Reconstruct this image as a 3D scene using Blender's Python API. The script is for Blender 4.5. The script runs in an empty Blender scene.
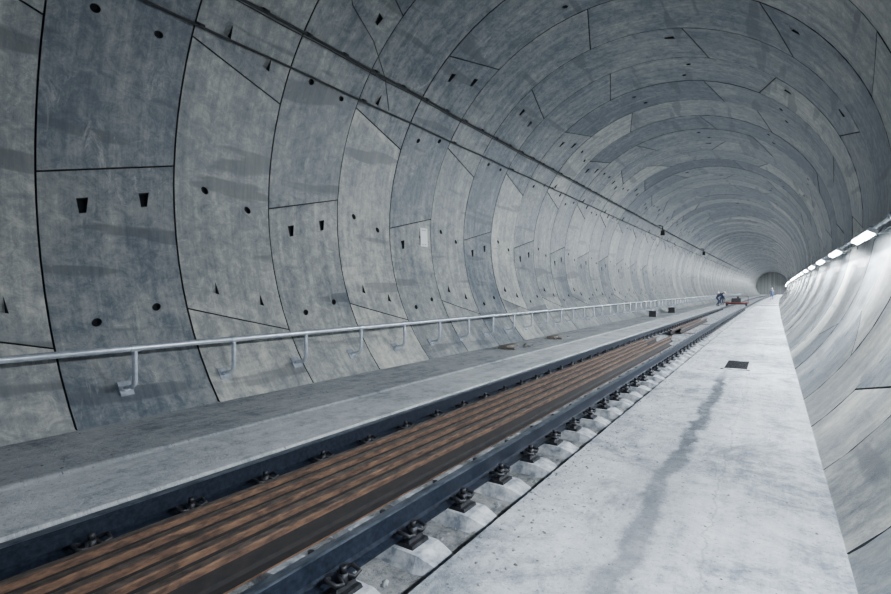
import bpy, math, random
from mathutils import Vector, Matrix
random.seed(7)
R=4.25; ZC=2.88; CX=2.745; CZ=1.48
Y0=12.0; RC=5500.0
W=1.545; YS=1.98
IMIN=-6; IMAX=118
YEND=YS+W*(IMAX+1)
def bend(p):
    x,y,z=p
    if y<=Y0: return (x,y,z)
    a=(y-Y0)/RC
    return (RC-(RC-x)*math.cos(a), Y0+(RC-x)*math.sin(a), z)
def frange(a,b,st):
    n=max(1,int(round((b-a)/st)))
    return [a+(b-a)*i/n for i in range(n+1)]
# ---------------------------------------------------------------- materials
def newmat(name):
    m=bpy.data.materials.new(name); m.use_nodes=True
    nt=m.node_tree
    return m,nt,nt.nodes["Principled BSDF"]
def N(nt,t,**k):
    n=nt.nodes.new(t)
    for a,b in k.items(): setattr(n,a,b)
    return n
def noise(nt,vec,scale,detail=6,rough=.6,dist=0):
    n=N(nt,"ShaderNodeTexNoise"); n.inputs["Scale"].default_value=scale
    n.inputs["Detail"].default_value=detail; n.inputs["Roughness"].default_value=rough
    n.inputs["Distortion"].default_value=dist
    nt.links.new(vec,n.inputs["Vector"]); return n.outputs["Fac"]
def mapping(nt,vec,sc=(1,1,1),loc=(0,0,0),rot=(0,0,0)):
    n=N(nt,"ShaderNodeMapping"); n.inputs["Scale"].default_value=sc; n.inputs["Location"].default_value=loc
    n.inputs["Rotation"].default_value=rot
    nt.links.new(vec,n.inputs["Vector"]); return n.outputs[0]
def ramp(nt,fac,stops):
    n=N(nt,"ShaderNodeValToRGB"); r=n.color_ramp
    while len(r.elements)<len(stops): r.elements.new(.5)
    for e,(p,c) in zip(r.elements,stops):
        e.position=p; e.color=(c[0],c[1],c[2],1) if not isinstance(c,(int,float)) else (c,c,c,1)
    nt.links.new(fac,n.inputs[0]); return n.outputs[0]
def math_(nt,op,a,b=None,clamp=False):
    n=N(nt,"ShaderNodeMath",operation=op); n.use_clamp=clamp
    for i,v in enumerate((a,b)):
        if v is None: continue
        if isinstance(v,(int,float)): n.inputs[i].default_value=v
        else: nt.links.new(v,n.inputs[i])
    return n.outputs[0]
def mix(nt,fac,a,b,mode='MIX'):
    n=N(nt,"ShaderNodeMix",data_type='RGBA',blend_type=mode)
    if isinstance(fac,(int,float)): n.inputs[0].default_value=fac
    else: nt.links.new(fac,n.inputs[0])
    for i,v in ((6,a),(7,b)):
        if isinstance(v,tuple): n.inputs[i].default_value=(v[0],v[1],v[2],1)
        else: nt.links.new(v,n.inputs[i])
    return n.outputs[2]
def bump(nt,b,h,strength,dist=.01):
    n=N(nt,"ShaderNodeBump"); n.inputs["Strength"].default_value=strength; n.inputs["Distance"].default_value=dist
    nt.links.new(h,n.inputs["Height"]); nt.links.new(n.outputs[0],b.inputs["Normal"])

def mat_lining():
    m,nt,b=newmat("lining_concrete")
    uv=N(nt,"ShaderNodeUVMap",uv_map="UVMap").outputs[0]
    at=N(nt,"ShaderNodeAttribute",attribute_name="tone"); sep=N(nt,"ShaderNodeSeparateColor"); nt.links.new(at.outputs["Color"],sep.inputs[0])
    tone=sep.outputs[0]
    n1=noise(nt,mapping(nt,uv,(1,.8,1)),.9,9,.68,.5)
    n2=noise(nt,mapping(nt,uv,(6,.4,1)),1.0,8,.75,.2)
    n3=noise(nt,uv,20,5,.75)
    n4=noise(nt,mapping(nt,uv,(.4,2.6,1)),.9,3,.45,.05)
    n5=noise(nt,uv,6,9,.82,.6)
    f=math_(nt,'MULTIPLY',n1,.7)
    f=math_(nt,'ADD',f,math_(nt,'MULTIPLY',n2,.6))
    f=math_(nt,'ADD',f,math_(nt,'MULTIPLY',n5,.9))
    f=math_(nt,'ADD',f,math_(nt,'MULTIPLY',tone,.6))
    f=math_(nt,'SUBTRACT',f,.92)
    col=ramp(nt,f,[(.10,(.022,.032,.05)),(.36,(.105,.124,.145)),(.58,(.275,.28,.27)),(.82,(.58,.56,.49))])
    band=ramp(nt,n4,[(.60,0),(.635,1)])
    band=math_(nt,'MULTIPLY',band,ramp(nt,n5,[(.35,.2),(.6,1)]))
    col=mix(nt,math_(nt,'MULTIPLY',band,.6),col,(.022,.030,.046))
    pits=ramp(nt,n3,[(.29,1),(.36,0)])
    col=mix(nt,math_(nt,'MULTIPLY',pits,.7),col,(.02,.028,.04))
    eff=ramp(nt,noise(nt,mapping(nt,uv,(1.5,.6,1),(7,3,0)),1.6,8,.8,.8),[(.59,0),(.69,1)])
    col=mix(nt,math_(nt,'MULTIPLY',eff,.45),col,(.66,.64,.58))
    nt.links.new(col,b.inputs["Base Color"])
    rr=N(nt,"ShaderNodeMapRange"); nt.links.new(n1,rr.inputs[0]); rr.inputs[3].default_value=.24; rr.inputs[4].default_value=.56
    nt.links.new(rr.outputs[0],b.inputs["Roughness"])
    bump(nt,b,math_(nt,'ADD',n5,math_(nt,'MULTIPLY',n3,.5)),.5,.018)
    return m
def mat_floor(name,lo,hi,stain=False,rough=.8):
    m,nt,b=newmat(name)
    uv=N(nt,"ShaderNodeUVMap",uv_map="UVMap").outputs[0]
    n1=noise(nt,uv,.8,9,.72,.5); n2=noise(nt,uv,6,9,.82,.3); n3=noise(nt,uv,30,5,.8)
    n4=noise(nt,mapping(nt,uv,(6,.5,1)),1,8,.75,.3)
    f=math_(nt,'ADD',math_(nt,'MULTIPLY',n1,.6),math_(nt,'MULTIPLY',n2,.65))
    f=math_(nt,'ADD',f,math_(nt,'MULTIPLY',n4,.35)); f=math_(nt,'SUBTRACT',f,.3)
    mid=tuple((a*.4+c*.6) for a,c in zip(lo,hi))
    col=ramp(nt,f,[(.36,lo),(.49,mid),(.64,hi)])
    col=mix(nt,math_(nt,'MULTIPLY',ramp(nt,n3,[(.35,1),(.43,0)]),.8),col,tuple(a*.4 for a in lo))
    if stain:
        sx=N(nt,"ShaderNodeSeparateXYZ"); nt.links.new(uv,sx.inputs[0])
        wob=math_(nt,'MULTIPLY',math_(nt,'SUBTRACT',noise(nt,mapping(nt,uv,(.2,1,1)),.7,6,.65),.5),.5)
        cx=math_(nt,'ADD',math_(nt,'SUBTRACT',sx.outputs[0],2.07),wob)
        d=math_(nt,'ABSOLUTE',cx)
        wid=math_(nt,'MULTIPLY',noise(nt,mapping(nt,uv,(1,.6,1)),3.5,9,.85),.26)
        k=math_(nt,'SUBTRACT',math_(nt,'SUBTRACT',wid,.035),d)
        k=ramp(nt,math_(nt,'MULTIPLY',k,8),[(0,0),(.4,1)])
        yl=ramp(nt,math_(nt,'DIVIDE',sx.outputs[1],20),[(0.02,.65),(.2,.75),(.26,1),(.45,1),(.5,0)])
        k=math_(nt,'MULTIPLY',k,yl)
        k=math_(nt,'MULTIPLY',k,ramp(nt,n2,[(.35,.4),(.52,1)]))
        col=mix(nt,math_(nt,'MULTIPLY',k,.95),col,(.02,.028,.04))
        k2=ramp(nt,d,[(.1,1),(.32,0)])
        k2=math_(nt,'MULTIPLY',k2,ramp(nt,n1,[(.4,0),(.6,1)]))
        col=mix(nt,math_(nt,'MULTIPLY',k2,.4),col,(.10,.12,.14))
        wob2=math_(nt,'MULTIPLY',math_(nt,'SUBTRACT',noise(nt,mapping(nt,uv,(.1,1,1),(5,2,0)),1.2,8,.7),.5),.3)
        d2=math_(nt,'ABSOLUTE',math_(nt,'ADD',math_(nt,'SUBTRACT',sx.outputs[0],2.42),wob2))
        cr=ramp(nt,d2,[(.003,1),(.009,0)])
        col=mix(nt,math_(nt,'MULTIPLY',cr,.35),col,(.05,.06,.07))
        bl=ramp(nt,noise(nt,mapping(nt,uv,(1,.7,1),(3,9,0)),1.3,9,.8,.6),[(.50,0),(.62,1)])
        col=mix(nt,math_(nt,'MULTIPLY',bl,.65),col,(.085,.10,.12))
    nt.links.new(col,b.inputs["Base Color"]); b.inputs["Roughness"].default_value=rough
    bump(nt,b,math_(nt,'ADD',n2,math_(nt,'MULTIPLY',n3,.6)),.9,.035)
    return m
def mat_noise(name,c1,c2,scale=8,metal=0,rough=.6,bmp=.3,stretch=(1,1,1),p=(.35,.65)):
    m,nt,b=newmat(name)
    tc=N(nt,"ShaderNodeTexCoord").outputs["Object"]
    n=noise(nt,mapping(nt,tc,stretch),scale,6,.65,.2)
    col=ramp(nt,n,[(p[0],c1),(p[1],c2)])
    nt.links.new(col,b.inputs["Base Color"]); b.inputs["Metallic"].default_value=metal; b.inputs["Roughness"].default_value=rough
    if bmp: bump(nt,b,n,bmp,.01)
    return m
def mat_emit(name,c,s):
    m,nt,b=newmat(name); b.inputs["Base Color"].default_value=(*c,1)
    b.inputs["Emission Color"].default_value=(*c,1); b.inputs["Emission Strength"].default_value=s
    return m
M_LIN=mat_lining()
M_DARK=mat_noise("joint_gasket_and_recess_shade",(.006,.008,.012),(.015,.018,.024),10,0,.9,0)  # dark joints; also paints the shade inside bolt holes and pockets
M_WALK=mat_floor("walkway_concrete",(.17,.195,.23),(.66,.68,.70),True)
M_LB=mat_floor("left_slab_concrete",(.26,.285,.31),(.72,.73,.73))
M_LW=mat_floor("left_bench_concrete",(.13,.15,.17),(.48,.49,.49))
M_TR=mat_floor("track_slab_concrete",(.04,.046,.055),(.34,.345,.34),rough=.9)
M_SLP=mat_noise("sleeper_concrete",(.14,.16,.19),(.56,.57,.58),9,0,.75,.5)
M_RAIL=mat_noise("rail_steel",(.005,.008,.016),(.022,.030,.048),30,.35,.42,0)
M_RTOP=mat_noise("rail_running_surface",(.06,.08,.11),(.22,.25,.30),20,.8,.28,0,(1,.3,1))
M_RUST=mat_noise("rusty_steel",(.045,.027,.021),(.20,.11,.066),30,.1,.5,0,(1,.3,1),(.38,.68))
M_RUSTT=mat_noise("rusty_steel_top",(.04,.032,.030),(.19,.145,.115),35,.4,.36,0,(1,.35,1),(.38,.68))
M_RUSTD=mat_noise("rusty_steel_web_shade",(.003,.003,.004),(.014,.010,.009),20,.1,.8,0,(1,.4,1))  # near-black colour paints the shade between rail heads onto webs and feet
M_CLIP=mat_noise("clip_steel",(.008,.009,.012),(.04,.04,.045),20,.5,.5,.2)
M_GALV=mat_noise("galvanised_steel",(.52,.56,.62),(.76,.80,.86),12,.6,.26,.1)
M_CABLE=mat_noise("cable_rubber",(.008,.009,.012),(.02,.022,.028),8,0,.55,.1)
M_HOUS=mat_noise("lamp_housing",(.5,.52,.54),(.62,.64,.66),8,.2,.4,0)
M_LED=mat_emit("led_lens",(.85,.93,1.0),80)
M_WHITE=mat_noise("white_enamel",(.86,.87,.88),(.92,.92,.92),5,0,.35,0)
M_BLACK=mat_noise("black_paint",(.01,.01,.012),(.025,.025,.03),5,0,.5,0)
M_STONE=mat_noise("stone",(.06,.07,.08),(.28,.29,.29),14,0,.9,.4)
M_WOOD=mat_noise("scrap_wood",(.08,.07,.06),(.22,.19,.15),6,0,.8,.3,(6,1,6))
M_SKIN=mat_noise("skin",(.45,.27,.19),(.52,.33,.24),10,0,.5,0)
M_NAVY=mat_noise("navy_workwear",(.015,.025,.06),(.03,.045,.09),12,0,.8,.2)
M_RED=mat_noise("red_hivis",(.35,.03,.02),(.5,.06,.03),12,0,.7,.2)
M_HELM=mat_noise("white_helmet",(.75,.76,.78),(.8,.81,.82),5,0,.3,0)
M_BOOT=mat_noise("boot_leather",(.012,.011,.01),(.03,.028,.025),12,0,.6,.2)
M_HAIR=mat_noise("hair",(.01,.008,.006),(.02,.015,.01),30,0,.6,.2)
M_REDP=mat_noise("red_paint",(.10,.02,.02),(.2,.035,.03),8,.1,.4,.1)
# ---------------------------------------------------------------- mesh builder
class MB:
    def __init__(s): s.v=[];s.f=[];s.m=[];s.uv=[];s.t=[];s.sm=[]
    def add(s,vs,fs,mi=0,b=True,uvs=None,tone=.5,smooth=False):
        o=len(s.v); s.v+= [bend(p) if b else tuple(p) for p in vs]
        s.uv+= uvs if uvs else [(p[0],p[1]) for p in vs]
        for q,f in enumerate(fs):
            s.f.append(tuple(i+o for i in f)); s.m.append(mi[q] if isinstance(mi,list) else mi); s.t.append(tone); s.sm.append(smooth)
    def box(s,x0,x1,y0,y1,z0,z1,mi=0,b=True,taper=0,ny=1):
        c=taper
        vs=[(x0,y0,z0),(x1,y0,z0),(x1,y1,z0),(x0,y1,z0),(x0+c,y0+c,z1),(x1-c,y0+c,z1),(x1-c,y1-c,z1),(x0+c,y1-c,z1)]
        s.add(vs,[(3,2,1,0),(4,5,6,7),(0,1,5,4),(1,2,6,5),(2,3,7,6),(3,0,4,7)],mi,b)
    def tube(s,pts,r,sides=10,mi=0,b=True,caps=True,rad=None):
        pts=[Vector(p) for p in pts]; vs=[];n=len(pts); up=None
        for i,p in enumerate(pts):
            t=(pts[min(i+1,n-1)]-pts[max(i-1,0)]).normalized()
            if up is None:
                up=Vector((0,0,1)) if abs(t.z)<.9 else Vector((1,0,0))
            a=t.cross(up)
            if a.length<1e-4: a=t.cross(Vector((1,.1,0)))
            a.normalize(); c=a.cross(t).normalized(); up=c
            rr=rad[i] if rad else r
            for k in range(sides):
                g=2*math.pi*k/sides
                vs.append(tuple(p+a*rr*math.cos(g)+c*rr*math.sin(g)))
        fs=[]
        for i in range(n-1):
            for k in range(sides):
                k2=(k+1)%sides
                fs.append((i*sides+k,i*sides+k2,(i+1)*sides+k2,(i+1)*sides+k))
        s.add(vs,fs,mi,b,smooth=True)
        if caps:
            o=len(s.v)-len(vs)
            s.f.append(tuple(o+k for k in range(sides))[::-1]);s.m.append(mi);s.t.append(.5);s.sm.append(False)
            s.f.append(tuple(o+(n-1)*sides+k for k in range(sides)));s.m.append(mi);s.t.append(.5);s.sm.append(False)
    def extrude(s,prof,ys,mi=0,x=0,z=0,head=None):
        n=len(prof); vs=[(x+p[0],y,z+p[1]) for y in ys for p in prof]; fs=[];ms=[]
        for i in range(len(ys)-1):
            for k in range(n):
                k2=(k+1)%n; fs.append((i*n+k,(i+1)*n+k,(i+1)*n+k2,i*n+k2))
                ms.append(head[k] if head else mi)
        fs.append(tuple(range(n))); fs.append(tuple((len(ys)-1)*n+k for k in range(n))[::-1]); ms+=[mi,mi]
        s.add(vs,fs,ms)
    def build(s,name,mats,sharp=None,parent=None):
        me=bpy.data.meshes.new(name); me.from_pydata(s.v,[],s.f); 
        for m in mats: me.materials.append(m)
        me.polygons.foreach_set("material_index",s.m)
        me.polygons.foreach_set("use_smooth",s.sm)
        uvl=me.uv_layers.new(name="UVMap"); li=[0]*len(me.loops); me.loops.foreach_get("vertex_index",li)
        fl=[];
        for i in li: fl+= [s.uv[i][0],s.uv[i][1]]
        uvl.data.foreach_set("uv",fl)
        ca=me.color_attributes.new("tone",'FLOAT_COLOR','CORNER'); cl=[]
        for f,t in zip(s.f,s.t): cl+= [t,t,t,1]*len(f)
        ca.data.foreach_set("color",cl)
        if sharp: me.set_sharp_from_angle(angle=math.radians(sharp))
        me.validate(); me.update()
        o=bpy.data.objects.new(name,me); bpy.context.collection.objects.link(o)
        if parent: o.parent=parent
        return o
# ---------------------------------------------------------------- lining
def cyl(phi,y,r):
    a=math.radians(phi); return (-r*math.cos(a),y,ZC+r*math.sin(a))
GAP=.011
def segment(mb,pa0,pb0,pa1,pb1,y0,y1,tone,feats,r,coarse):
    Lm=R*math.radians(pb0-pa0); Wm=y1-y0
    gs=GAP/Lm; gt=GAP/Wm
    def P(s_,t_,dr=0):
        a=pa0+(pa1-pa0)*t_; b=pb0+(pb1-pb0)*t_
        phi=a+(b-a)*s_; return cyl(phi,y0+Wm*t_,r+dr),(y0+Wm*t_+tone*37,R*math.radians(phi)+tone*91)
    ns=6 if coarse else 11
    S=[gs+(1-2*gs)*i/ns for i in range(ns+1)]; T=[gt,.5,1-gt] if not coarse else [gt,1-gt]
    F=[]
    if not coarse:
        for (ty,sc,tc,hs,ht) in feats:
            F.append((ty,round(sc-hs/Lm,5),round(sc+hs/Lm,5),round(tc-ht/Wm,5),round(tc+ht/Wm,5)))
        for f in F:
            S=[q for q in S if not (f[1]-.012<q<f[2]+.012) or q in(gs,1-gs)]
            T=[q for q in T if not (f[3]-.02<q<f[4]+.02) or q in(gt,1-gt)]
        for f in F: S+= [f[1],f[2]]; T+=[f[3],f[4]]
        S=sorted(set(round(q,5) for q in S)); T=sorted(set(round(q,5) for q in T))
    vs=[];uvs=[]
    def V(a,b,dr=0):
        p,u=P(a,b,dr); vs.append(p);uvs.append(u); return len(vs)-1
    G=[[V(a,b) for b in T] for a in S]; fs=[]; ms=[]
    def face(f,m=0): fs.append(tuple(f)); ms.append(m)
    for i in range(len(S)-1):
        for j in range(len(T)-1):
            hit=None
            for f in F:
                if abs(S[i]-f[1])<2e-5 and abs(S[i+1]-f[2])<2e-5 and abs(T[j]-f[3])<2e-5 and abs(T[j+1]-f[4])<2e-5: hit=f
            c=[G[i][j],G[i][j+1],G[i+1][j+1],G[i+1][j]]
            if hit is None: face(c); continue
            s0,s1,t0,t1=S[i],S[i+1],T[j],T[j+1]; sm,tm=(s0+s1)/2,(t0+t1)/2; hs,ht=(s1-s0)/2,(t1-t0)/2
            if hit[0]=='h':
                K=16; ring=[];deep=[]
                for k in range(K):
                    g=math.radians(-135+360*k/K)
                    ring.append(V(sm+hs*.74*math.sin(g),tm+ht*.74*math.cos(g)))
                for k in range(K):
                    g=math.radians(-135+360*k/K)
                    deep.append(V(sm+hs*.6*math.sin(g),tm+ht*.6*math.cos(g),.07))
                for q in range(4):
                    arc=[ring[(q*K//4+k)%K] for k in range(K//4+1)]
                    face([c[q],c[(q+1)%4]]+arc[::-1])
                for k in range(K): face((ring[k],ring[(k+1)%K],deep[(k+1)%K],deep[k]),1)
                face(deep,1)  # hole interior coloured dark to stand for its shade
            else:
                up=hit[0]=='u'
                wN,wW=.5,.85
                ws0,ws1=(wN,wW) if up else (wW,wN)
                q=[V(s0+hs*.06,tm-ht*ws0),V(s0+hs*.06,tm+ht*ws0),V(s1-hs*.06,tm+ht*ws1),V(s1-hs*.06,tm-ht*ws1)]
                for k in range(4): face((c[k],c[(k+1)%4],q[(k+1)%4],q[k]))
                if up:
                    d=[V(s0+hs*.3,tm-ht*ws0*.8,.05),V(s0+hs*.3,tm+ht*ws0*.8,.05),V(s1-hs*.2,tm+ht*ws1*.85,.09),V(s1-hs*.2,tm-ht*ws1*.85,.09)]
                    face(d,1)  # upper pockets get their shade as a dark colour
                    for k in range(4): face((q[k],q[(k+1)%4],d[(k+1)%4],d[k]),1)
                else:
                    d=[V(s0+hs*.2,tm-ht*ws0*.85,.08),V(s0+hs*.2,tm+ht*ws0*.85,.08),q[2],q[3]]
                    face(d,0); face((q[0],q[1],d[1],d[0]),0); face((q[1],q[2],d[1]),1); face((q[3],q[0],d[0]),1)
    def skirt(idx,st):
        low=[V(a,b,.06) for a,b in st]
        for k in range(len(idx)-1): face((idx[k],low[k],low[k+1],idx[k+1]),1)
    skirt(G[0],[(S[0],b) for b in T]); skirt(G[-1][::-1],[(S[-1],b) for b in T][::-1])
    skirt([g[0] for g in G][::-1],[(a,T[0]) for a in S][::-1]); skirt([g[-1] for g in G],[(a,T[-1]) for a in S])
    mb.add(vs,fs,ms,True,uvs,tone,True)
parts={'wall_left':MB(),'ceiling':MB(),'wall_right':MB()}
for i in range(IMIN,IMAX+1):
    y0=YS+W*i; y1=y0+W
    even=i%2==0
    if even: bs=[-49.4+51.43*k for k in range(7)]; sl=2.6
    else: bs=[-77+51.2*k for k in range(8)]; sl=-2.9
    ringt=random.uniform(-.09,.09)+(-.07 if even else .1)
    extra=random.uniform(-7,7)
    jb=[]
    for k,b in enumerate(bs):
        jit=0 if b<40 else extra*(1 if k%2 else .6)
        if b>215: jit=abs(jit)
        s_=sl if b<40 else sl*random.choice((1,1,-1,-1.6))
        jb.append((b+jit-s_,b+jit+s_))
    coarse=i>34
    for k in range(len(jb)-1):
        (a0,a1),(b0,b1)=jb[k],jb[k+1]
        mid=(a0+a1+b0+b1)/4
        if min(a0,a1)>226 or mid<-60: continue
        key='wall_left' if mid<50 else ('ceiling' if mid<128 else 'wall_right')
        rv=random.uniform(-.17,.17)
        if mid<20: rv=rv*.45+.04
        tone=min(1,max(0,.5+ringt+rv+(0.05 if mid<50 else (-.1 if mid<128 else .08))))  # darker crown, lighter side walls: lamp falloff put into the tone
        t1,t2=.29,.745
        fe=[('h',.5,t1,.07,.075),('h',.5,t2,.07,.075)]
        if even: fe+= [('u',.885,t1,.10,.075),('u',.885,t2,.10,.075)]
        else: fe+= [('d',.115,t1,.10,.075),('d',.115,t2,.10,.075)]
        if mid>50: fe=fe[:2] if random.random()<.3 else (fe[2:3] if random.random()<.4 else [])
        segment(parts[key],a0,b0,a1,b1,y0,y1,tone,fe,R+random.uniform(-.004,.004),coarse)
for k,mb in parts.items():
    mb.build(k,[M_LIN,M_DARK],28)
mb=MB(); ys=frange(YS+W*IMIN,YEND,W)
for j in range(len(ys)-1):
    ph=[-56+12*q for q in range(25)]
    vs=[cyl(p,y,R+.13) for y in (ys[j],ys[j+1]) for p in ph]; n=len(ph)
    mb.add(vs,[(k,k+1,n+k+1,n+k) for k in range(n-1)],0,smooth=True)
mb.build("wall_grout_backing",[M_DARK])
mb=MB(); ph=[-56+12*q for q in range(25)]
mb.add([cyl(p,YEND,R+.13) for p in ph],[tuple(range(25))],0,tone=.6)
mb.build("wall_far",[M_LIN])
# ---------------------------------------------------------------- floor
mb=MB(); ys=frange(YS+W*IMIN,YEND,1.5)
def strip(prof,mi):
    n=len(prof); vs=[(p[0],y,p[1]) for y in ys for p in prof]
    uvs=[(p[0]+p[1],y) for y in ys for p in prof]
    fs=[(a*n+k,a*n+k+1,(a+1)*n+k+1,(a+1)*n+k) for a in range(len(ys)-1) for k in range(n-1)]
    mb.add(vs,fs,mi,True,uvs)
TZ=-.21
strip([(1.25,TZ),(1.27,-.015),(1.285,0),(2.2,0),(3.10,0),(3.11,-.02),(3.2,-.02)],0)
strip([(-1.93,0.0),(-1.06,0),(-1.045,-.015),(-1.03,TZ)],1)
strip([(-3.25,.035),(-1.95,.03),(-1.93,.02),(-1.93,0)],2)
strip([(-1.03,TZ),(-.45,TZ+.02),(.45,TZ+.02),(1.25,TZ)],3)
mb.build("floor",[M_WALK,M_LB,M_LW,M_TR])
# ---------------------------------------------------------------- track
prof=[(-.075,0),(.075,0),(.075,.012),(.03,.025),(.0085,.04),(.0085,.125),(.036,.135),(.036,.165),(.026,.172),(-.026,.172),(-.036,.165),(-.036,.135),(-.0085,.125),(-.0085,.04),(-.03,.025),(-.075,.012)]
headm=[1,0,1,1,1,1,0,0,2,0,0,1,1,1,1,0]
railm=[0,0,0,0,0,0,0,1,1,1,0,0,0,0,0,0]
RB=-.09
mb=MB(); yt=frange(YS+W*IMIN,YEND,2)
for x in (-.75,.75): mb.extrude(prof,yt,0,x,RB,railm)
mb.build("railway_track_rails",[M_RAIL,M_RTOP])
mb=MB(); cl=MB()
def sleeper(y):
    L0=1.02; L=1.15; hw=.17; tw=.115; zt=RB-.022; zb=TZ-.03
    xs=[(-L0,0),(-L0+.1,1),(-.42,1),(-.3,.62),(.3,.62),(.42,1),(L-.16,1),(L,0)]
    vs=[]
    for x,f in xs:
        zz=zb+.07+(zt-zb-.07)*f
        w=tw if f>.5 else tw*.75
        vs+= [(x,y-hw,zb),(x,y-w,zz),(x,y+w,zz),(x,y+hw,zb)]
    fs=[]
    for i in range(len(xs)-1):
        o=i*4; q=o+4
        fs+= [(o,o+1,q+1,q),(o+1,o+2,q+2,q+1),(o+2,o+3,q+3,q+2)]
    fs+= [(3,2,1,0),(len(vs)-4,len(vs)-3,len(vs)-2,len(vs)-1)]
    mb.add(vs,fs,0)
def clips(x,y):
    zt=RB-.022
    cl.box(x-.19,x+.19,y-.085,y+.085,zt,zt+.022,0,taper=.006)
    for sgn in (-1,1):
        c=x+sgn*.125
        cl.box(min(c-.03,c+.03),max(c-.03,c+.03),y-.075,y+.075,zt+.02,zt+.045,0,taper=.008)
        z=zt+.07
        pts=[(x+sgn*.055,y-.03,z-.015),(x+sgn*.06,y-.065,z),(x+sgn*.10,y-.095,z+.02),(x+sgn*.165,y-.085,z+.01),(x+sgn*.17,y-.045,z),(x+sgn*.115,y-.022,z+.012),
             (x+sgn*.10,y,z+.012),(x+sgn*.115,y+.022,z+.012),(x+sgn*.17,y+.045,z),(x+sgn*.165,y+.085,z+.01),(x+sgn*.10,y+.095,z+.02),(x+sgn*.06,y+.065,z),(x+sgn*.055,y+.03,z-.015)]
        cl.tube(pts,.013,6,0)
        cl.tube([(c,y,zt+.03),(c,y,z+.03)],.026,10,0); cl.tube([(c,y,z+.028),(c,y,z+.066)],.02,6,0)
y=-6.0
while y<120:
    sleeper(y)
    if y<45:
        for x in (-.75,.75): clips(x,y)
    y+=.6
mb.build("railway_sleepers",[M_SLP]); cl.build("rail_fastening_clips",[M_CLIP])
specs=[(-.30,-5,14.6),(-.14,-5,15.6),(.02,-5,13.4),(.18,-5,16.2),(.34,-5,14.9)]
for x,a,b in specs:
    m=MB(); m.extrude(prof,frange(a,b,1.5),1,x,RB-.005,headm); m.build("spare_rail",[M_RUST,M_RUSTD,M_RUSTT])
for x,a,b in [(-.2,18.5,27),(.0,19.2,27.5)]:
    m=MB(); m.extrude(prof,frange(a,b,1.5),1,x,RB-.005,headm); m.build("spare_rail",[M_RUST,M_RUSTD,M_RUSTT])
m=MB()
for yy in (-3.6,.6,4.8,9.0,13.2,19.8,25.2):
    m.box(-.38,.42,yy-.05,yy+.05,RB-.09,RB-.006,0)
m.build("timber_packers",[M_WOOD])
m=MB()
def stone(m,x,y,z,r):
    vs=[]
    for k in range(6):
        g=k*math.pi/3+random.random()*.5
        vs.append((x+r*math.cos(g)*random.uniform(.7,1.2),y+r*math.sin(g)*random.uniform(.7,1.2),z+r*random.uniform(-.3,.1)))
    vs.append((x+r*random.uniform(-.3,.3),y,z+r*random.uniform(.4,.8)))
    m.add(vs,[(k,(k+1)%6,6) for k in range(6)],0)
for _ in range(2600):
    yy=random.uniform(.3,30)
    xx=random.choice((random.uniform(.86,1.24),random.uniform(.86,1.24),random.uniform(.44,.66),random.uniform(-.6,-.4)))
    stone(m,xx,yy,TZ+.008,random.choice((.008,.012,.012,.02,.03)))
for _ in range(700):
    stone(m,random.uniform(1.3,3.0),random.uniform(.8,18),.002,random.choice((.004,.006,.009)))
for _ in range(500):
    stone(m,random.triangular(1.3,1.8,1.3),random.uniform(.8,14),.002,random.choice((.006,.009,.012)))
for _ in range(200):
    stone(m,random.uniform(-3.1,-2.0),random.uniform(1,25),.036 ,random.choice((.006,.01,.014)))
m.build("loose_gravel",[M_STONE])
# ---------------------------------------------------------------- handrail
m=MB(); HX=-3.17; HZ=.83
m.tube([(HX,y,HZ) for y in frange(-7,130,1.25)],.036,14,0)
y=2.54-1.2*7
while y<110:
    pts=[(HX,y,HZ),(HX,y,HZ-.34)]
    for k in range(1,7):
        g=math.radians(15*k); pts.append((HX-.11*(1-math.cos(g)),y,HZ-.34-.11*math.sin(g)))
    zb=HZ-.48; wx=-math.sqrt(R*R-(ZC-zb)**2)
    pts+= [(HX-.14,y,HZ-.455),(wx-.005,y,zb)]
    m.tube(pts,.028,10,0)
    ang=math.atan2(ZC-zb,-wx)
    c=Vector((wx+.012,y,zb)); tdir=Vector((math.sin(ang),0,-math.cos(ang))); nd=Vector((math.cos(ang),0,math.sin(ang)))
    vs=[]
    for dn in (-.012,.008):
        for a,b in ((-.09,-.07),(.09,-.07),(.09,.07),(-.09,.07)):
            p=c+nd*dn+tdir*a+Vector((0,1,0))*b; vs.append(tuple(p))
    m.add(vs,[(3,2,1,0),(4,5,6,7),(0,1,5,4),(1,2,6,5),(2,3,7,6),(3,0,4,7)],0)
    m.tube([(HX,y-.045,HZ),(HX,y+.045,HZ)],.044,14,0)
    y+=1.2
m.build("handrail",[M_GALV],35)
# ---------------------------------------------------------------- overhead cables on the left wall
for (x,z,r) in ((-3.53,4.97,.018),(-3.22,5.42,.022)):
    m=MB(); rad=math.hypot(x,z-ZC); ux,uz=x/rad,(z-ZC)/rad
    pts=[]
    for y in frange(-7,140,.7725):
        ph=((y-YS)/(W*2))%1; sag=.02*math.sin(math.pi*ph)
        pts.append((x,y,z-sag))
    m.tube(pts,r,8,0)
    if r>.02:
        m.tube([(p[0]-.05,p[1],p[2]-.02-.01*math.sin(p[1]*3)) for p in pts],.009,6,0)
    y=YS+W*-5
    while y<110:
        m.tube([(x,y-.05,z),(x,y+.05,z)],r+.012,8,1)
        m.tube([(x,y,z),(ux*(R-.005),y,ZC+uz*(R-.005))],.011,6,1)
        y+=W/2 if r>.02 else W*2
    m.build("overhead_cable",[M_CABLE,M_CLIP])
m=MB()
def onw(phi,y,off=.03): return cyl(phi,y,R-off)
pts=[onw(62,4.6),onw(55,5.0),onw(48,5.6,.05),onw(44,6.3,.07),onw(38,6.9,.1),onw(31,7.3,.14)]
m.tube(pts,.008,6,0)
m.build("loose_cable",[M_CABLE])
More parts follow.
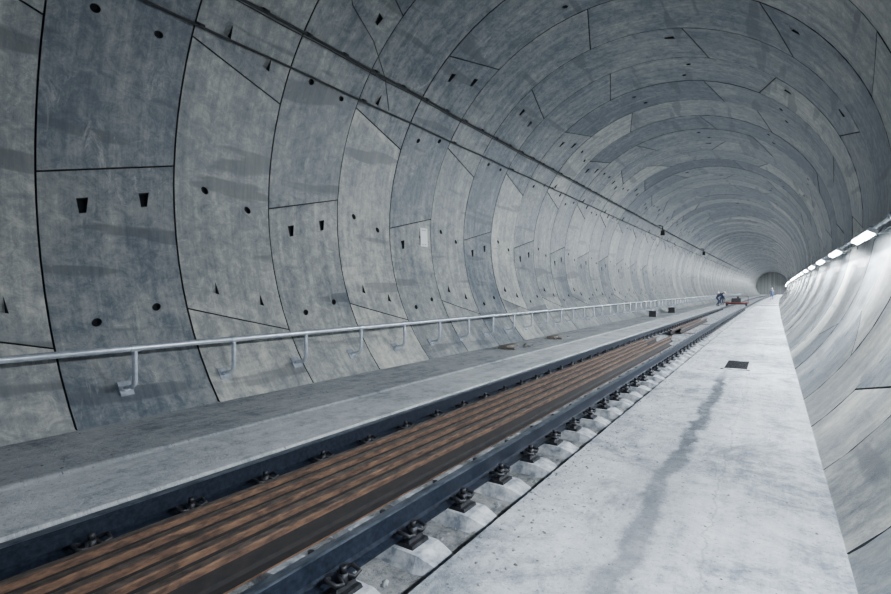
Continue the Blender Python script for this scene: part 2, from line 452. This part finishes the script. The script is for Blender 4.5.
for yy in (33.,54.):
    m=MB(); x,z=-3.05,5.35
    m.tube([(x-.3,yy,z+.25),(x,yy,z+.15),(x,yy,z-.25)],.03,8,0)
    m.box(x-.12,x+.12,yy-.1,yy+.1,z-.42,z-.12,0,taper=.02)
    m.tube([(x,yy-.1,z-.28),(x,yy-.2,z-.28)],.07,12,0,rad=[.05,.08])
    m.build("cable_line_signal",[M_BLACK])
# ---------------------------------------------------------------- right-hand conduit and lamps
m=MB(); LX,LZ=4.08,2.47
m.tube([(LX,y,LZ) for y in frange(-7,YEND,1.5)],.03,10,0)
m.tube([(LX+.05,y,LZ-.09) for y in frange(-7,YEND,1.5)],.014,8,1)
y=YS+W*-5+.7
while y<100:
    m.box(LX-.035,4.22,y-.02,y+.02,LZ+.03,LZ+.05,0); m.tube([(LX,y-.05,LZ),(LX,y+.05,LZ)],.036,10,0)
    y+=W
m.build("wall_conduit",[M_GALV,M_CABLE])
dirn=Vector((-.50,0,-.866)).normalized()
y=2.0
while y<YEND-3:
    m=MB(); c=Vector((LX-.14,y,LZ-.15))
    ax=Vector((0,1,0)); nd=dirn; sd=ax.cross(nd).normalized()
    def bx(l,w,d0,d1,mi):
        vs=[]
        for dn in (d0,d1):
            for a,b in ((-l,-w),(l,-w),(l,w),(-l,w)):
                vs.append(tuple(c+ax*a+sd*b+nd*dn))
        m.add(vs,[(3,2,1,0),(4,5,6,7),(0,1,5,4),(1,2,6,5),(2,3,7,6),(3,0,4,7)],mi)
    bx(.85,.06,-.06,0,0); bx(.82,.048,0,.03,1); bx(.04,.065,-.065,.035,0)
    for e in (-.45,.45): m.tube([(c.x,y+e,c.z),(4.19,y+e,c.z+.03)],.012,6,0)
    o=m.build("tunnel_lamp",[M_HOUS,M_LED])
    ld=bpy.data.lights.new("lamp_light",'AREA'); ld.shape='RECTANGLE'; ld.size=.10; ld.size_y=1.6
    ld.energy=360 if y<50 else 680; ld.color=(.84,.92,1.0)
    if y>YEND-25: ld.energy=1500
    if y<3: ld.energy=150; ld.spread=math.radians(120)
    elif y<7: ld.energy=190
    lo=bpy.data.objects.new("lamp_light",ld); bpy.context.collection.objects.link(lo)
    p=Vector(bend(tuple(c+nd*.05))); a=max(0,(y-Y0)/RC)
    rot=Matrix.Rotation(-a,3,'Z')
    X=(rot@sd); Z=-(rot@nd); Yv=Z.cross(X)
    lo.matrix_world=Matrix.Translation(p)@Matrix((X,Yv,Z)).transposed().to_4x4()
    lo.parent=o
    y+=4.1 if y<50 else 9.
# ---------------------------------------------------------------- sign
m=MB()
def wallplate(m,phi0,phi1,y0,y1,off,mi,th=.006):
    vs=[cyl(p,y,R-o_) for o_ in (off,off+th) for p,y in ((phi0,y0),(phi0,y1),(phi1,y1),(phi1,y0))]
    m.add(vs,[(3,2,1,0),(4,5,6,7),(0,1,5,4),(1,2,6,5),(2,3,7,6),(3,0,4,7)],mi)
wallplate(m,-4.8,1.2,9.26,9.54,.012,0)
for a,b,c,d in ((-1.0,.6,9.32,9.39),(-1.0,.6,9.42,9.48),(-2.5,-1.4,9.34,9.46),(-4.2,-3.1,9.32,9.37),(-4.2,-3.1,9.42,9.48)):
    wallplate(m,a,b,c,d,.0185,1,.002)
m.build("wall_sign",[M_WHITE,M_BLACK])
# ---------------------------------------------------------------- drain cover
m=MB(); gx0,gx1,gy0,gy1=1.95,2.42,10.4,11.8
for b in ((gx0,gx1,gy0,gy0+.08),(gx0,gx1,gy1-.08,gy1),(gx0,gx0+.05,gy0,gy1),(gx1-.05,gx1,gy0,gy1)): m.box(b[0],b[1],b[2],b[3],-.004,.014,0)
m.box(gx0+.05,gx1-.05,gy0+.05,gy1-.05,-.004,.004,1)
for k in range(15): 
    yy=gy0+.1+k*.08; m.box(gx0+.05,gx1-.05,yy,yy+.02,.003,.012,2)
m.build("drain_grate",[M_SLP,M_BLACK,M_CLIP])
m=MB(); m.tube([(1.72,10.2,-.002),(1.72,10.2,.006)],.16,24,0); m.build("manhole_cover",[M_SLP])
def litter(name,x,y):
    m=MB()
    m.box(x-.1,x+.35,y,y+.12,.035,.075,0); m.box(x-.2,x+.02,y+.25,y+.9,.035,.08,0)
    for _ in range(14): stone(m,x+random.uniform(-.2,.4),y+random.uniform(-.2,1.2),.045,random.uniform(.02,.06))
    m.build(name,[M_WOOD])
litter("scrap_timber",-2.75,10.6); litter("scrap_timber",-2.7,13.6)
def toolbox(x,y,s=1.):
    m=MB(); z=.035
    m.box(x-.25*s,x+.25*s,y-.35*s,y+.35*s,z,z+.36*s,0,taper=.02*s)
    m.box(x-.27*s,x+.27*s,y-.37*s,y+.37*s,z+.355*s,z+.42*s,0,taper=.03*s)
    m.tube([(x,y-.18*s,z+.41*s),(x,y-.16*s,z+.5*s),(x,y+.16*s,z+.5*s),(x,y+.18*s,z+.41*s)],.018*s,8,1)
    m.box(x+.26*s,x+.285*s,y-.05*s,y+.05*s,z+.3*s,z+.4*s,1)
    m.build("tool_box",[M_BLACK,M_GALV])
toolbox(-2.6,28,.75); toolbox(-2.55,33.5,.8); toolbox(-2.7,34.6,.6)
# ---------------------------------------------------------------- rail trolley
m=MB(); ty=50.
m.box(-.95,.95,ty-.8,ty+.8,.30,.38,0,taper=.01)
for x in (-.75,.75):
    for yy in (ty-.5,ty+.5):
        s_=1 if x<0 else -1
        m.tube([(x-.05,yy,.24),(x+.05,yy,.24)],.157,18,1); m.tube([(x+s_*.045,yy,.24),(x+s_*.065,yy,.24)],.18,18,1)
for yy in (ty-.5,ty+.5): m.tube([(-.75,yy,.24),(.75,yy,.24)],.03,8,1)
for x in (-.9,.9):
    m.tube([(x,ty-.75,.36),(x,ty-.75,.95)],.022,8,1)
m.tube([(-.9,ty-.75,.95),(.9,ty-.75,.95)],.022,8,1)
m.box(-.4,.35,ty-.3,ty+.4,.37,.75,2,taper=.03); m.tube([(.1,ty,.74),(.1,ty,.9)],.08,12,1)
m.build("rail_trolley",[M_REDP,M_CLIP,M_BLACK])
# ---------------------------------------------------------------- workers
def worker(name,loc,heading,J,top):
    verts=[];edges=[];rad=[];bone=[]
    def v(p,r): verts.append(Vector(p)); rad.append(r); return len(verts)-1
    def e(a,b,mt): edges.append((a,b)); bone.append((a,b,mt))
    pel=v(J['pelvis'][0:3],.135)
    wa=v(J['waist'],.125); ch=v(J['chest'],.15); nk=v(J['neck'],.062); hb=v(J['headb'],.065)
    e(pel,wa,top);e(wa,ch,top);e(ch,nk,top);e(nk,hb,0)
    for s_ in ('l','r'):
        hp=v(J['hip'+s_],.095);kn=v(J['knee'+s_],.062);an=v(J['ank'+s_],.045);to=v(J['toe'+s_],.04)
        e(pel,hp,1);e(hp,kn,1);e(kn,an,1);e(an,to,3)
        sh=v(J['sho'+s_],.066);el=v(J['elb'+s_],.046);wr=v(J['wri'+s_],.03)
        e(ch,sh,top);e(sh,el,top);e(el,wr,top)
        d=(Vector(J['wri'+s_])-Vector(J['elb'+s_])).normalized()
        side=d.cross(Vector((0,1,0)) if abs(d.y)<.8 else Vector((0,0,1))).normalized()
        other=d.cross(side)
        pm=v(Vector(J['wri'+s_])+d*.07,.03); e(wr,pm,0)
        for k,l in enumerate((.065,.078,.07,.055)):
            o_=side*(-.027+.018*k)
            a=v(verts[pm]+d*.025+o_,.010); b=v(verts[pm]+d*(.025+l*.55)+o_*1.1+other*.01,.009); c=v(verts[pm]+d*(.02+l)+o_*1.1+other*.03,.008)
            e(pm,a,0);e(a,b,0);e(b,c,0)
        a=v(verts[wr]+d*.045-side*.035,.012); b=v(verts[wr]+d*.085-side*.052+other*.015,.010); e(wr,a,0);e(a,b,0)
    me=bpy.data.meshes.new(name+"_cage"); me.from_pydata([tuple(p) for p in verts],edges,[])
    ob=bpy.data.objects.new(name+"_cage",me); bpy.context.collection.objects.link(ob)
    md=ob.modifiers.new("s",'SKIN'); md.use_smooth_shade=True
    for i,sv in enumerate(me.skin_vertices[0].data): sv.radius=(rad[i],rad[i]); sv.use_root=(i==0)
    ob.modifiers.new("ss",'SUBSURF').levels=1
    bpy.context.view_layer.update()
    dg=bpy.context.evaluated_depsgraph_get(); nm=bpy.data.meshes.new_from_object(ob.evaluated_get(dg))
    bpy.data.objects.remove(ob)
    nm.materials.clear()
    for q in (M_SKIN,M_NAVY,M_RED,M_BOOT,M_HELM,M_HAIR): nm.materials.append(q)
    for p in nm.polygons:
        c=p.center; best=9e9
        for a,b,mt in bone:
            A=verts[a];B=verts[b];AB=B-A; t=max(0,min(1,(c-A).dot(AB)/max(1e-9,AB.length_squared)))
            dd=(c-(A+AB*t)).length-(rad[a]*(1-t)+rad[b]*t)
            if dd<best: best=dd; p.material_index=mt
        p.use_smooth=True
    root=bpy.data.objects.new(name,None); bpy.context.collection.objects.link(root)
    bo=bpy.data.objects.new("body",nm); bpy.context.collection.objects.link(bo); bo.parent=root
    h=MB(); hc=Vector(J['head']); hd=(Vector(J['look'])).normalized(); rt=hd.cross(Vector((0,0,1))).normalized(); up=rt.cross(hd)
    def sph(c,rx,ry,rz,mi,lo=-90,hi=90,jaw=0):
        vs=[];fs=[];nu=16;nv=10
        for i in range(nv+1):
            la=math.radians(lo+(hi-lo)*i/nv)
            for j in range(nu):
                lo_=2*math.pi*j/nu; x=math.cos(la)*math.cos(lo_)*rx; yv=math.cos(la)*math.sin(lo_)*ry; z=math.sin(la)*rz
                if jaw and z<0: x*=1+z*jaw; yv=yv*(1+z*jaw*.4)
                vs.append(tuple(c+rt*x+hd*yv+up*z))
        for i in range(nv):
            for j in range(nu):
                fs.append((i*nu+j,i*nu+(j+1)%nu,(i+1)*nu+(j+1)%nu,(i+1)*nu+j))
        h.add(vs,fs,mi,False,smooth=True)
    sph(hc,.077,.098,.118,0,jaw=2.2)
    sph(hc+up*.012-hd*.012,.081,.096,.112,5,-20,80)
    sph(hc+up*.045,.098,.122,.098,4,0,90); sph(hc+up*.048+hd*.03,.104,.135,.012,4)
    sph(hc+hd*.098-up*.015,.012,.02,.024,0)
    for sg in (-1,1):
        sph(hc+rt*.078*sg-up*.01,.009,.02,.032,0); sph(hc+rt*.03*sg+hd*.085+up*.005,.012,.01,.008,5)
    sph(hc+hd*.087-up*.055,.024,.008,.006,2)
    h.build("head",[M_SKIN,M_NAVY,M_RED,M_BOOT,M_HELM,M_HAIR],parent=root)
    b=bend(loc); root.location=b; root.rotation_euler=(0,0,heading-max(0,(loc[1]-Y0)/RC))
    return root
stand=dict(pelvis=(0,0,.95),waist=(0,.0,1.1),chest=(0,0,1.32),neck=(0,.01,1.5),headb=(0,.02,1.56),head=(0,.03,1.64),look=(0,1,-.1),
 hipl=(-.1,0,.9),kneel=(-.12,.03,.5),ankl=(-.13,-.02,.09),toel=(-.15,.13,.045),hipr=(.1,0,.9),kneer=(.13,.1,.51),ankr=(.14,.13,.09),toer=(.16,.28,.045),
 shol=(-.19,0,1.42),elbl=(-.26,.0,1.14),wril=(-.24,.14,.92),shor=(.19,0,1.42),elbr=(.27,-.02,1.14),wrir=(.22,.18,1.0))
bendp=dict(pelvis=(0,-.15,.82),waist=(0,-.02,.95),chest=(0,.18,1.08),neck=(0,.33,1.17),headb=(0,.38,1.18),head=(0,.45,1.2),look=(0,1,-.7),
 hipl=(-.1,-.14,.78),kneel=(-.14,.1,.46),ankl=(-.15,-.02,.09),toel=(-.17,.13,.045),hipr=(.1,-.14,.78),kneer=(.15,.02,.45),ankr=(.15,-.18,.09),toer=(.17,-.03,.045),
 shol=(-.18,.24,1.12),elbl=(-.22,.36,.86),wril=(-.12,.5,.66),shor=(.18,.24,1.12),elbr=(.22,.36,.86),wrir=(.12,.52,.66))
worker("track_worker",(-1.4,50,0),-1.4,bendp,1)
worker("track_worker",(-1.4,53,0),2.6,bendp,1)
worker("track_worker",(2.2,88,0),.3,stand,1)
# ---------------------------------------------------------------- world + camera
w=bpy.data.worlds.new("world"); bpy.context.scene.world=w; w.use_nodes=True
bg=w.node_tree.nodes["Background"]; bg.inputs[0].default_value=(.05,.17,.5,1); bg.inputs[1].default_value=.45
cam=bpy.data.cameras.new("camera"); co=bpy.data.objects.new("camera",cam); bpy.context.collection.objects.link(co)
cam.sensor_width=36; cam.lens=484/891*36; cam.clip_start=.05; cam.clip_end=500
co.location=(CX,0,CZ); co.rotation_euler=(math.radians(90-.83),0,math.asin(.5595))
bpy.context.scene.camera=co
